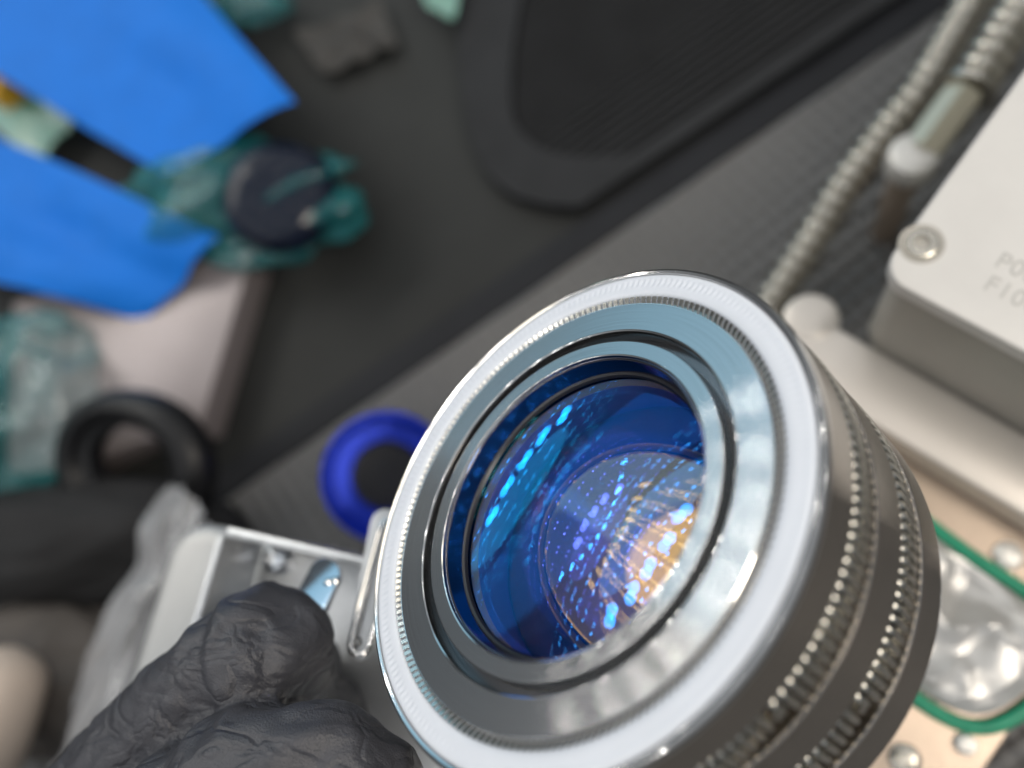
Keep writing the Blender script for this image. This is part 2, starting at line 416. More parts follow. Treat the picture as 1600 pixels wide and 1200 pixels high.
# ------------------------------------------------------------------ bench and mat
bm = prism([(-1.6, -1.2), (1.6, -1.2), (1.6, 2.4), (-1.6, 2.4)], -0.04, 0.0)
tag(obj('bench_top', bm, 'bench', smooth=0), 'dark matt bench top under the parts', kind='structure')
L0, L1 = at(320, 752, 0.004), at(1400, 12, 0.004)
ld = (L1 - L0).normalized(); ln = Vector((ld.y, -ld.x, 0))
A0, A1 = L0 - ld * 0.9, L1 + ld * 1.0
A0.z = A1.z = 0; w2 = 0.9
edge = 0.0105
bm = prism([A0 + ln * edge, A0 + ln * w2, A1 + ln * w2, A1 + ln * edge], 0.0006, 0.004, 0.0008)
mo = tag(obj('mat', bm, 'matte_mat'), 'grey rubber mat with a fine raised diamond grain', kind='structure')
bm = prism([A0 - ln * 0.001, A0 + ln * (edge - 0.0006), A1 + ln * (edge - 0.0006), A1 - ln * 0.001], 0.0006, 0.0033, 0.0006)
obj('edge_shade_strip', bm, 'edge_shade', mo)  # dark strip standing for the shadow along the mat's step

# ------------------------------------------------------------------ the lens module
FR = frame(FC, FN, RW @ Vector((1, 0, 0)))
lm = thing('lens_module', 'round stainless lens barrel with blue coated glass and white face ring, held by gloved hand', 'lens', FR)
def support(prof, closed):
    out = []
    n = len(prof)
    for i in range(n):
        a = prof[i]; out.append(a)
        if i == n - 1 and not closed: break
        b = prof[(i + 1) % n]; L = math.hypot(b[0] - a[0], b[1] - a[1])
        if L > 0.6:
            t = 0.06 / L
            out += [(a[0] + (b[0] - a[0]) * q, a[1] + (b[1] - a[1]) * q) for q in (t, 1 - t)]
    return out
def lpart(name, prof, m, n=256, closed=True, parent=lm, smooth=30):
    prof = support(prof, closed)
    return obj(name, lathe(prof, n, closed), m, parent, smooth)
G1, G2 = (-7.0, -13.2), (-20.6, -27.0)
RO = 36.0; RG = 31.4
barrel = lpart('barrel', [(35.0, -0.35), (35.15, -0.1), (35.45, 0.0), (35.7, -0.12), (35.92, -0.45), (RO, -0.9),
    (RO, G1[0] + 0.25), (RO - 0.12, G1[0] + 0.05), (RO - 0.3, G1[0]), (RG, G1[0]), (RG, G1[1]), (RO - 0.3, G1[1]), (RO - 0.12, G1[1] - 0.05), (RO, G1[1] - 0.25),
    (RO, G2[0] + 0.25), (RO - 0.12, G2[0] + 0.05), (RO - 0.3, G2[0]), (RG, G2[0]), (RG, G2[1]), (RO - 0.3, G2[1]), (RO - 0.12, G2[1] - 0.05), (RO, G2[1] - 0.25),
    (RO, -33.4), (RO - 0.25, -33.95), (RO - 0.9, -34.2), (23.0, -34.2), (23.0, -30), (26.2, -29.8), (26.2, -4.6), (30.9, -4.6), (30.9, -3.6), (35.0, -3.6)], 'steel_side', 320)
# bright bevel of the front rim
lpart('rim_bevel', [(34.96, -0.5), (35.1, 0.0), (35.45, 0.14), (35.8, -0.02), (36.02, -0.42), (36.05, -1.0), (35.85, -1.0), (35.4, -0.3)], 'steel_bright', 320, parent=barrel)
# steel face with a groove inside it
face = lpart('face_plate', [(30.1, -3.4), (30.1, -0.2), (30.02, -0.06), (29.9, 0.0), (25.75, 0.0), (25.62, -0.04), (25.5, -0.2), (25.4, -0.6), (25.4, -4.4), (25.6, -4.4), (25.6, -3.4)], 'steel_face', 320)
lpart('inner_edge_bead', [(25.78, 0.0), (25.66, 0.07), (25.48, -0.06), (25.36, -0.4), (25.33, -1.0), (25.5, -1.0), (25.7, -0.3)], 'steel_bright', 320, parent=face)
lpart('outer_edge_bead', [(30.14, -0.5), (30.12, -0.08), (30.02, 0.05), (29.9, 0.03), (29.98, -0.3)], 'steel_bright', 320, parent=face)
lpart('groove_floor', [(24.05, -2.4), (25.38, -2.4), (25.38, -2.8), (24.05, -2.8)], 'groove_shade', 256, parent=face)  # floor coloured dark for the shade deep in the groove
# white face ring with faint teeth pressed into it
NS = 210
bm = bmesh.new(); rows = []
prof = [(34.92, -1.2), (34.90, -0.20), (34.72, 0.05), (34.3, 0.12), (33.9, 0.12), (33.5, 0.12), (33.1, 0.12), (32.7, 0.12), (32.3, 0.10), (31.8, 0.06), (31.5, -0.05), (31.35, -0.3), (31.3, -1.6), (33, -1.9)]
NA = NS * 6
for i in range(NA):
    a = 2 * math.pi * i / NA; w = math.sin(2 * math.pi * i / 6.0)
    row = []
    for r, z in prof:
        k = max(0.0, 1 - abs(r - 33.45) / 0.75) if z > 0.1 else 0
        row.append(bm.verts.new((r * MM * math.cos(a), r * MM * math.sin(a), (z - 0.13 * k * (0.5 + 0.5 * w)) * MM)))
    rows.append(row)
for i in range(NA):
    A, B = rows[i], rows[(i + 1) % NA]
    for j in range(len(prof)):
        k = (j + 1) % len(prof); bm.faces.new((A[j], B[j], B[k], A[k]))
obj('seal_ring', bm, 'ptfe', lm, 60)
# finger spring that shows as small teeth inside the white ring
bm = bmesh.new(); NT = 190
for i in range(NT):
    a = 2 * math.pi * i / NT; da = 2 * math.pi / NT * 0.30
    vs = []
    for r, z in ((31.28, -0.12), (30.75, -0.35), (30.25, -0.7)):
        for s in (-1, 1):
            for dz in (0, -0.18):
                vs.append(bm.verts.new((r * MM * math.cos(a + s * da), r * MM * math.sin(a + s * da), (z + dz) * MM)))
    for b in (0, 4):
        t0, b0, t1, b1, t2, b2, t3, b3 = vs[b:b + 8]
        bm.faces.new((t0, t1, t3, t2)); bm.faces.new((b0, b2, b3, b1)); bm.faces.new((t0, t2, b2, b0)); bm.faces.new((t1, b1, b3, t3))
obj('finger_spring', bm, 'spring', lm, 30)
lpart('spring_seat', [(30.14, -0.95), (31.32, -0.95), (31.32, -1.5), (30.14, -1.5)], 'ptfe', 256)
# retaining ring round the glass
ret = lpart('retaining_ring', [(24.0, -2.6), (24.0, -0.3), (23.93, -0.12), (23.8, -0.05), (21.72, -0.05), (21.58, -0.12), (21.45, -0.4), (20.75, -3.0), (22.5, -3.4)], 'steel_face', 320)
lpart('ring_lip', [(21.75, -0.05), (21.66, 0.03), (21.5, -0.05), (21.38, -0.4), (21.55, -0.35)], 'steel_bright', 320, parent=ret)
lpart('bore', [(21.1, -0.6), (20.62, -3.2), (20.75, -3.3), (21.3, -0.7)], 'bore', 256)
lpart('black_seal', [(20.62, -3.15), (20.25, -3.3), (20.05, -3.7), (20.3, -4.2), (20.75, -4.0), (20.8, -3.3)], 'inner_black', 256)
# glass elements
def cap_profile(rad, sag_r, z_edge, n=22, sgn=1):
    """points from the axis to the edge of a spherical cap whose edge lies at z_edge"""
    s0 = math.sqrt(sag_r ** 2 - rad ** 2)
    return [(rad * i / n, z_edge + sgn * (math.sqrt(sag_r ** 2 - (rad * i / n) ** 2) - s0)) for i in range(n + 1)]
def glass(name, rad, z_top, r1, s1, z_bot, r2, s2, m):
    top = cap_profile(rad, r1, z_top, 22, s1); bot = cap_profile(rad, r2, z_bot, 22, s2)
    bm = lathe(top + bot[::-1], 128, False)
    o = obj(name, bm, m[0], lm, 40); o.data.materials.append(M[m[1]])
    for f in o.data.polygons:
        if f.normal.z < -0.3: f.material_index = 1
    return o
glass('front_glass', 20.2, -3.9, 75, 1, -6.4, 140, -1, ('glass_front', 'glass_cyan'))
glass('middle_glass', 18.6, -16.8, 26, 1, -19.0, 90, -1, ('glass_amber', 'glass_mid'))
glass('rear_glass', 17.0, -25.6, 60, 1, -27.6, 120, -1, ('glass_deep', 'glass_mid'))
lpart('spacer', [(20.25, -4.0), (20.25, -7.6), (19.4, -8.6), (25.5, -8.6), (25.5, -4.0)], 'inner_tan', 192)
lpart('lens_cell', [(19.4, -8.7), (18.7, -16.6), (18.7, -20.2), (25.5, -20.2), (25.5, -8.7)], 'inner_blue', 192)
lpart('inner_tube', [(18.3, -20.4), (17.1, -24.4), (17.1, -28), (15.0, -29.6), (25.6, -29.6), (25.6, -20.4)], 'inner_blue', 192)
lpart('rear_baffle', [(0.001, -29.8), (22.9, -29.8), (22.9, -30.6), (0.001, -30.6)], 'inner_black', 96, closed=True)
# flat-wire coil springs in the two grooves
def coil(z0, cr, minor, ncoil, a_start, overlap):
    bm = bmesh.new(); steps = 20; prevr = None
    total = ncoil * steps
    for i in range(total + 1):
        f = i / total
        a = a_start + f * (2 * math.pi + overlap)
        th = 2 * math.pi * i / steps
        ez = 0.0
        if f > 0.965: ez = (f - 0.965) / 0.035 * 1.4
        er = Vector((math.cos(a), math.sin(a), 0)); et = Vector((-math.sin(a), math.cos(a), 0)); k = Vector((0, 0, 1))
        j = 0.05 * noise.noise(Vector((i * 0.05, z0, 0)))
        flat = 0.86 if math.cos(th) > 0 else 1.0
        ct, st = math.cos(th), math.sin(th)
        sq = lambda q: math.copysign(abs(q) ** 0.55, q)                     # squared-off turns: flat bars across the groove
        nr = (er * (abs(ct) ** 0.9 * math.copysign(1, ct)) + k * st * 0.6).normalized()
        c = er * (cr + (minor + j) * sq(ct) * flat) + k * (z0 + ez + (minor * 1.06 + j) * sq(st))
        ring = []
        for q in range(8):
            t = 2 * math.pi * q / 8
            ring.append(bm.verts.new((c + et * (0.46 * math.cos(t)) + nr * (0.24 * math.sin(t))) * MM))
        if prevr:
            for q in range(8): bm.faces.new((prevr[q], prevr[(q + 1) % 8], ring[(q + 1) % 8], ring[q]))
        else: bm.faces.new(ring[::-1])
        prevr = ring
    bm.faces.new(prevr)
    return bm
# angle, on the barrel, of the spot where the spring ends meet
def barrel_angle(px, py, d):
    inv = FR.inverted(); o = inv @ CAM; r = (inv @ pix(px, py, 0.1)) - o
    t = (-d * MM - o.z) / r.z; p = o + r * t
    return math.atan2(p.y, p.x)
ab = barrel_angle(1195, 1120, 10)
obj('coil_spring', coil(sum(G1) / 2, 33.75, 2.5, 158, ab + 0.05, -0.02), 'spring', lm, 60)
obj('coil_spring', coil(sum(G2) / 2, 33.75, 2.5, 158, ab + 0.2, -0.02), 'spring', lm, 60)

# ------------------------------------------------------------------ gloved hand
def hand():
    chains = []   # (points, radii) in metres; the palm, four fingers and the thumb
    V = lambda x, y, d: pix(x, y, d * 0.91)
    wrist = V(-330, 1760, 0.185)
    palm = V(-60, 1560, 0.170)
    chains.append(([V(-520, 1900, 0.19), wrist, palm], [0.029, 0.027, 0.030]))
    i0 = V(100, 1345, 0.158)
    chains.append(([palm, i0, V(255, 1165, 0.151), V(395, 1035, 0.146), V(425, 1020, 0.150), V(455, 1065, 0.168), V(520, 1130, 0.178)],
                   [0.022, 0.0135, 0.0118, 0.0112, 0.0112, 0.0098, 0.0082]))
    chains.append(([palm, V(130, 1460, 0.170), V(330, 1300, 0.176), V(470, 1240, 0.188), V(560, 1260, 0.196)], [0.022, 0.0132, 0.011, 0.0098, 0.008]))
    chains.append(([palm, V(80, 1560, 0.180), V(280, 1420, 0.186), V(430, 1360, 0.196), V(510, 1380, 0.200)], [0.022, 0.0128, 0.0105, 0.0094, 0.0078]))
    chains.append(([palm, V(40, 1660, 0.185), V(200, 1560, 0.190), V(330, 1500, 0.196), V(400, 1510, 0.198)], [0.022, 0.0118, 0.0095, 0.0085, 0.007]))
    chains.append(([palm, V(180, 1420, 0.142), V(330, 1260, 0.132), V(470, 1200, 0.128), V(560, 1225, 0.128), V(600, 1250, 0.129)], [0.020, 0.0150, 0.0122, 0.0105, 0.0088, 0.0075]))
    bm = bmesh.new()
    for pts, rad in chains:
        n = 10
        path = smooth_path(pts, n); rr = []; rad = [x * 0.92 for x in rad]
        for i in range(len(rad) - 1):
            for k in range(n): rr.append(rad[i] + (rad[i + 1] - rad[i]) * k / n)
        rr.append(rad[-1])
        # rounded end
        t = (path[-1] - path[-2]).normalized(); e = rad[-1]
        for q in range(1, 6):
            an = q / 6 * math.pi / 2
            path.append(path[-1] + t * (e * (math.sin(an) - math.sin((q - 1) / 6 * math.pi / 2)))); rr.append(e * math.cos(an))
        sweep(path, lambda i, s: rr[i], 24, bm)
    me = bpy.data.meshes.new('hand_base'); bm.to_mesh(me); bm.free()
    o = bpy.data.objects.new('hand_base', me); COL.objects.link(o)
    md = o.modifiers.new('remesh', 'REMESH'); md.mode = 'VOXEL'; md.voxel_size = 0.0008
    sm = o.modifiers.new('smooth', 'SMOOTH'); sm.iterations = 6; sm.factor = 0.5
    dg = bpy.context.evaluated_depsgraph_get(); dg.update()
    me2 = bpy.data.meshes.new_from_object(o.evaluated_get(dg))
    bpy.data.objects.remove(o); bpy.data.meshes.remove(me)
    # wrinkles of the loose glove: folds across the finger near the joints, long slack folds, small puckers
    ax = (V(395, 1035, 0.146) - i0).normalized(); joint = V(400, 1030, 0.146)
    bm = bmesh.new(); bm.from_mesh(me2); bm.normal_update()
    side = ax.cross(Vector((0, 0, 1))).normalized()
    for v in bm.verts:
        p = v.co
        u = p.dot(ax); w = p.dot(side); h = p.z
        dj = (p - joint).length
        wig = noise.noise(p * 55)
        ridge = lambda q: 1 - 2.2 * math.sqrt(noise.noise(q) ** 2 + 0.003)
        slack = ridge(Vector((u * 34 + wig * 0.7, w * 105 + 3.3, h * 70)))          # long folds down the finger
        cross = ridge(Vector((u * 150 + wig * 1.0, w * 46 + 1.3, h * 60)))           # folds across it, at the joint
        def line(q, wd_): return math.exp(-(noise.noise(q) / wd_) ** 2)               # narrow creases
        k1 = line(Vector((u * 75 + wig * 1.6, w * 95 + 21.7, h * 80 + 6)), 0.055)
        k2 = line(Vector((u * 190 + wig * 1.4, w * 60 + 4.7, h * 70)), 0.07)
        fine = noise.noise(Vector((u * 420, w * 300, h * 300)))
        nj = math.exp(-(dj / 0.020) ** 2)
        d = 0.0016 * (slack - 0.5) + 0.0010 * (cross - 0.5) * (0.25 + 0.9 * nj) - 0.00025 * k1 - 0.0007 * k2 * (0.35 + 0.65 * nj) + 0.00012 * fine
        v.co = p + v.normal * d
    bmesh.ops.smooth_vert(bm, verts=bm.verts[:], factor=0.5, use_axis_x=True, use_axis_y=True, use_axis_z=True)
    bm.to_mesh(me2); bm.free()
    o = obj('gloved_hand', me2, 'glove', None, 180)
    return o
hd = hand()
tag(hd, 'hand in a wrinkled black nitrile glove with bent finger beside the lens barrel', 'hand')

# ------------------------------------------------------------------ metal housing with a draw latch, behind the glove
ZH = 0.098
c0 = at(300, 812, ZH); cu = (at(600, 880, ZH) - c0); cu.z = 0; cu.normalize(); cv = Vector((-cu.y, cu.x, 0))
hs = thing('metal_housing', 'light grey metal housing with open bracket and draw latch behind the gloved finger', 'housing', frame(Vector((c0.x, c0.y, 0)), (0, 0, 1), cu))
hinv = hs.matrix_world.inverted()
def hl(x, y, z): return hinv @ at(x, y, z)
body = obj('housing_body', prism(round_rect(-0.004, -0.085, 0.095, 0.0, 0.009), 0.0045, ZH, 0.004, 4), 'housing', hs)
# open bracket
b0 = hl(355, 822, ZH + 0.018)
def hbox(name, x0, y0, z0, x1, y1, z1, m, bev=0.0006, parent=None):
    bm = prism([(x0, y0), (x1, y0), (x1, y1), (x0, y1)], z0, z1, bev)
    return obj(name, bm, m, parent or hs)
br = hbox('bracket_floor', b0.x, b0.y - 0.060, ZH + 0.0004, b0.x + 0.062, b0.y, ZH + 0.0024, 'bracket')
hbox('bracket_wall', b0.x, b0.y - 0.0018, ZH + 0.0026, b0.x + 0.062, b0.y, ZH + 0.018, 'bracket')
hbox('bracket_wall', b0.x - 0.0016, b0.y - 0.060, ZH + 0.0026, b0.x, b0.y - 0.002, ZH + 0.018, 'bracket')
s0 = hl(420, 872, ZH + 0.006)
sc_ = obj('screw', lathe([(0.001, 2.4), (1.6, 2.3), (2.6, 1.8), (3.1, 0.8), (3.1, 0.0), (0.001, 0.0)], 32, False), 'polished', hs)
sc_.location = (s0.x, s0.y, ZH + 0.0024)
def pixplate(name, outline, depth_f, thick, m, parent=None, bevel=0.0003, nrm=None):
    """a stamped plate whose outline is given in photo pixels with its own depth; extruded away from the camera side"""
    pts = [pix(x, y, depth_f(x, y)) for x, y in outline]
    c = sum(pts, Vector()) / len(pts)
    if nrm is None:
        nrm = Vector()
        for a, b in zip(pts, pts[1:] + pts[:1]): nrm += (a - c).cross(b - c)
    else: pts = [CAM + (p - CAM) * ((c - CAM).dot(nrm) / (p - CAM).dot(nrm)) for p in pts]
    nrm.normalize()
    if nrm.dot(CAM - c) < 0: nrm = -nrm
    fr = frame(c, nrm, pts[0] - c); inv = fr.inverted()
    loc = [(inv @ p) for p in pts]
    bm = prism([(p.x, p.y) for p in loc], -thick, 0, bevel)
    o = obj(name, bm, m, parent)
    mw = fr if parent is None else parent.matrix_world.inverted() @ fr
    o.matrix_local = mw if parent else fr
    if parent is None: o.matrix_world = fr
    return o, fr
def capsule(x0, y0, x1, y1, w0, w1, n=8):
    a = math.atan2(y1 - y0, x1 - x0); out = []
    for i in range(n + 1):
        t = a + math.pi / 2 + math.pi * i / n; out.append((x0 + w0 * math.cos(t), y0 + w0 * math.sin(t)))
    for i in range(n + 1):
        t = a - math.pi / 2 + math.pi * i / n; out.append((x1 + w1 * math.cos(t), y1 + w1 * math.sin(t)))
    return out
lv, lf = pixplate('latch_lever', capsule(470, 968, 507, 895, 27, 24), lambda x, y: 0.144, 0.0012, 'polished', hs, nrm=((CAM - pix(490, 930, 0.144)).normalized() + wd).normalized())
for (x, y) in ((501, 893), (514, 893)):
    q = obj('rivet', lathe([(0.001, 0.5), (0.5, 0.42), (0.8, 0.0), (0.8, -0.1), (0.001, -0.1)], 20, False), 'steel_bright', lv)
    q.matrix_local = lf.inverted() @ frame(lf.translation + (pix(x, y, 0.144) - lf.translation) - lf.to_3x3().col[2] * (pix(x, y, 0.144) - lf.translation).dot(lf.to_3x3().col[2]), lf.to_3x3().col[2])
cl, cf = pixplate('latch_clip', capsule(603, 818, 560, 1012, 24, 19), lambda x, y: 0.150 + (y - 900) * -0.00006, 0.0010, 'bracket', hs)
bm = bmesh.new(); loop = [pix(x, y, 0.1485 + (y - 900) * -0.00006) for x, y in capsule(612, 830, 562, 1008, 17, 15, 12)]
loop = resample(loop + [loop[0]], 0.0006)
obj('wire_loop', sweep(loop, 0.00055, 10, bm, False), 'steel_bright', hs).matrix_local = hinv
o = obj('eyelet', lathe([(0.55, 0.25), (0.75, 0.4), (1.0, 0.25), (1.05, 0), (0.55, 0)], 28), 'steel_bright', cl)
o.matrix_local = cf.inverted() @ frame(pix(557, 1003, 0.1435), cf.to_3x3().col[2])

# ------------------------------------------------------------------ blue cap on the mat
pc = at(606, 742, 0.004)
cp = thing('blue_bottle_cap', 'hollow glossy blue plastic cap lying open on the grey mat', 'cap', frame(Vector((pc.x, pc.y, 0.0045)), Vector((0.42, -0.22, 1)), None) @ Matrix.Translation((0, 0, 0.007)) @ Matrix.Scale(1.1, 4))
obj('cap_wall', lathe([(16.6, 0.4), (17.2, 0.2), (17.4, 1.2), (17.4, 19), (17.7, 19.6), (17.7, 21.4), (17.2, 22.2), (16.4, 22.2), (15.8, 21.4), (15.6, 9.4), (15.2, 9.0), (10.4, 8.8), (10.0, 8.4), (9.8, 1.4), (9.8, 0.4)], 96), 'blue_cap', cp)
obj('cap_plug', lathe([(0.001, 1.2), (9.6, 1.2), (9.7, 0.6), (0.001, 0.6)], 64, False), 'inner_black', cp)
for i in range(36):
    a = 2 * math.pi * i / 36
    o = obj('grip_rib', prism([(17.3 * MM, -0.5 * MM), (18.0 * MM, -0.35 * MM), (18.0 * MM, 0.35 * MM), (17.3 * MM, 0.5 * MM)], 0.003, 0.018) if i == 0 else rib_me, 'blue_cap', cp, 0)
    rib_me = o.data; o.rotation_euler = (0, 0, a)

# ------------------------------------------------------------------ laser head on the right
ZT = 0.104
O = at(1372, 428, ZT); U = at(1600, 549, ZT) - at(1395, 440, ZT); U.z = 0; U.normalize(); Vv = Vector((-U.y, U.x, 0))
MF = frame(Vector((O.x, O.y, 0)), (0, 0, 1), U)
mh = thing('laser_head', 'light grey metal instrument box with engraved cover and green gasket plate beside the hoses', 'instrument', MF)
minv = MF.inverted()
def ml(x, y, z): return minv @ at(x, y, z)
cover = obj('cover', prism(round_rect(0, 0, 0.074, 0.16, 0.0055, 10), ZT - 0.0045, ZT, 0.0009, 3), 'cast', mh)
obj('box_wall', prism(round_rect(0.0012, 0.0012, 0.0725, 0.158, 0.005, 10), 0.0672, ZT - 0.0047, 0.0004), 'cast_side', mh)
ZS = 0.067
f0 = ml(1236, 470, ZS)
step = obj('step_plate', prism(round_rect(f0.x, -0.0145, 0.072, f0.y, 0.006, 8), 0.0565, ZS, 0.0014, 3), 'step_metal', mh)
o = obj('boss', lathe([(0.001, 6), (5.2, 6), (6.2, 5.4), (6.6, 4.2), (6.6, 0), (0.001, 0)], 40, False), 'step_metal', step)
q = ml(1268, 497, ZS); o.location = (q.x, q.y, ZS - 0.0058)
ZB = 0.056
base = obj('base_plate', prism(round_rect(f0.x, -0.085, 0.070, f0.y - 0.0006, 0.004, 6), 0.0045, ZB, 0.0012, 3), 'champagne', mh)
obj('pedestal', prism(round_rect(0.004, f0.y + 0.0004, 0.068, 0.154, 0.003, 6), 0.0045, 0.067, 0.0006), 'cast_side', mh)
# socket screw in the cover
q = ml(1440, 381, ZT)
o = obj('counterbore', lathe([(0.001, 0.05), (3.6, 0.05), (3.75, 0.12), (3.95, 0.12), (4.1, 0.02), (4.1, -0.1), (0.001, -0.1)], 40, False), 'cast_side', cover); o.location = (q.x, q.y, ZT)
o = obj('screw', lathe([(1.3, -0.0), (1.35, 0.55), (2.3, 0.62), (2.9, 0.4), (3.0, 0.0)], 6 * 6, False), 'hose', cover); o.location = (q.x, q.y, ZT + 0.00008)
# lettering pressed into the cover
def text(body_, px, py, size, parent):
    cu_ = bpy.data.curves.new('engraving', 'FONT'); cu_.body = body_; cu_.size = size; cu_.extrude = 0.00006; cu_.space_character = 1.08
    o = bpy.data.objects.new('engraving_curve', cu_); COL.objects.link(o)
    dg = bpy.context.evaluated_depsgraph_get(); dg.update()
    me = bpy.data.meshes.new_from_object(o.evaluated_get(dg)); bpy.data.objects.remove(o)
    t = obj('engraving', me, 'ink', parent, 0); q = ml(px, py, ZT)
    t.location = (q.x, q.y, ZT + 0.00008)
    return t
text('P06', 1551, 414, 0.0047, cover)
text('F100', 1533, 450, 0.0047, cover)
# gasket loop with a foil covered window inside it
g = [ml(x, y, ZB) for x, y in ((1440, 812), (1520, 872), (1600, 925), (1680, 985), (1690, 1030), (1640, 1075), (1578, 1122), (1530, 1136), (1480, 1122), (1420, 1085), (1330, 1030), (1250, 960), (1240, 900), (1330, 800), (1390, 790))]
loop = smooth_path([Vector((p.x, p.y, ZB + 0.0008)) for p in g] + [Vector((g[0].x, g[0].y, ZB + 0.0008))], 8)
obj('gasket', sweep(loop, 0.0016, 12, None, False), 'gasket', base)
gc = sum((Vector((p.x, p.y, 0)) for p in g), Vector()) / len(g)
bm = bmesh.new(); inner = [gc + (Vector((p.x, p.y, 0)) - gc) * 0.88 for p in loop[:-1:3]]
cen = None; rings = []
NR = 11
for k in range(NR + 1):
    f = 1 - k / NR * 0.999
    row = []
    for p in inner:
        q = gc + (p - gc) * f
        amp = 0.0030 * min(1.0, (1 - f) * 6)
        hgt = amp * (1 - 2 * abs(noise.noise(Vector((q.x * 105, q.y * 105, 1.7))))) + amp * 0.5 * noise.noise(Vector((q.x * 160, q.y * 160, 4)))
        row.append(bm.verts.new((q.x, q.y, ZB + 0.0022 + max(-0.0018, hgt))))
    rings.append(row)
for a, b in zip(rings, rings[1:]):
    n = len(a)
    for i in range(n): bm.faces.new((a[i], a[(i + 1) % n], b[(i + 1) % n], b[i]))
bmesh.ops.triangulate(bm, faces=bm.faces[:])
obj('window_foil', bm, 'foil', base, 14)
for x, y, r in ((1476, 892, 2.2), (1575, 868, 3.0), (1508, 1163, 2.2), (1413, 1186, 3.2)):
    q = ml(x, y, ZB)
    o = obj('screw', lathe([(0.001, 0.9), (r * 0.4, 0.85), (r * 0.45, 1.3), (r * 0.75, 1.2), (r, 0.6), (r, 0), (0.001, 0)], 28, False), 'knob' if r < 3.1 else 'hose', base)
    o.location = (q.x, q.y, ZB + 0.0001)

# ------------------------------------------------------------------ hoses and fitting
hz = lambda z: z
pa = [at(1590, -120, 0.030), at(1530, -15, 0.032), at(1480, 70, 0.033), at(1438, 140, 0.033), at(1385, 205, 0.030), at(1320, 290, 0.026), at(1262, 385, 0.020), at(1205, 475, 0.014), at(1150, 580, 0.009), at(1110, 680, 0.009)]
ho = obj('corrugated_hose', corrugated(smooth_path(pa, 14), 0.0058, 0.0044), 'hose')
tag(ho, 'long bendy corrugated metal hose running across the grey mat', 'hose')
ft = thing('hose_fitting', 'thick corrugated hose ending in a pale fitting with round knob beside the box', 'fitting', Matrix.Translation(at(1425, 255, 0.004)))
finv = ft.matrix_world.inverted()
pb = [at(1690, -180, 0.052), at(1600, 0, 0.052), at(1560, 65, 0.052), at(1515, 138, 0.051)]
def fpart(name, bm, m):
    o = obj(name, bm, m, ft); o.matrix_local = finv; return o
fpart('hose', corrugated(smooth_path(pb, 14), 0.0066, 0.0046), 'hose')
fpart('ferrule', sweep([at(1517, 134, 0.051), at(1511, 146, 0.051)], 0.0070, 24), 'hose')
fpart('stem', sweep([at(1508, 145, 0.051), at(1440, 238, 0.048)], 0.0052, 6), 'brass_pale')
kc = at(1424, 250, 0.047)
bm = lathe([(0.001, 4.2), (4.6, 4.1), (5.9, 3.4), (6.5, 2.2), (6.6, -1), (6.2, -3.4), (5, -4.4), (0.001, -4.4)], 40, False); bmesh.ops.translate(bm, verts=bm.verts[:], vec=kc)
fpart('knob', bm, 'knob')
fpart('post', sweep([Vector((kc.x, kc.y, 0.0045)), Vector((kc.x, kc.y, kc.z - 0.004))], 0.004, 20), 'champagne')

# ------------------------------------------------------------------ ribbed tray
out_px = [(905, 322), (850, 318), (795, 300), (757, 262), (732, 200), (722, 130), (716, 50), (735, -60), (800, -180), (1750, -180), (1560, -110)]
ZR = 0.0065
def tray_pts(px, z):
    P = [at(x, y, z) for x, y in px]
    s = smooth_path(P[:9], 5) + P[9:]
    return s
outer = tray_pts(out_px, ZR)
cen = sum(outer, Vector()) / len(outer)
in_px = [(985, 242), (900, 243), (850, 232), (815, 205), (800, 175), (800, 100), (810, 20), (830, -50), (870, -150), (1660, -150), (1440, -60)]
inner = tray_pts(in_px, ZR)
tr = thing('ribbed_tray', 'black plastic tray with rounded end and fine parallel ribs beside the mat', 'tray', Matrix.Translation(Vector((outer[20].x, outer[20].y, 0))))
tinv = tr.matrix_world.inverted()
o = obj('tray_rim', ring_prism([(p.x, p.y) for p in outer], [(p.x, p.y) for p in inner], 0.0006, ZR), 'tray', tr); o.matrix_local = tinv
o = obj('tray_floor', prism([(p.x, p.y) for p in inner], 0.0006, 0.003), 'tray', tr, 0); o.matrix_local = tinv
# ribs run along the mat edge, clipped to the tray floor
ia = [Vector((p.x, p.y)) for p in inner]
def clip_line(o2, d2):
    ts = []
    for a, b in zip(ia, ia[1:] + ia[:1]):
        e = b - a; den = d2.x * e.y - d2.y * e.x
        if abs(den) < 1e-9: continue
        w = a - o2; t = (w.x * e.y - w.y * e.x) / den; s = (w.x * d2.y - w.y * d2.x) / den
        if 0 <= s < 1: ts.append(t)
    ts.sort(); return ts
d2 = Vector((ld.x, ld.y)); n2 = Vector((ln.x, ln.y)); base2 = Vector((at(985, 242, 0.003).x, at(985, 242, 0.003).y))
for i in range(40):
    o2 = base2 - n2 * (0.0015 + i * 0.0036)
    ts = clip_line(o2, d2)
    if len(ts) < 2: continue
    a, b = o2 + d2 * (ts[0] + 0.0008), o2 + d2 * (min(ts[-1], ts[0] + 0.4) - 0.0008)
    if (b - a).length < 0.004: continue
    hw = n2 * 0.0009
    o = obj('rib', prism([a - hw, b - hw, b + hw, a + hw], 0.0032, 0.0052, 0.0004, 1), 'tray', tr, 30); o.matrix_local = tinv

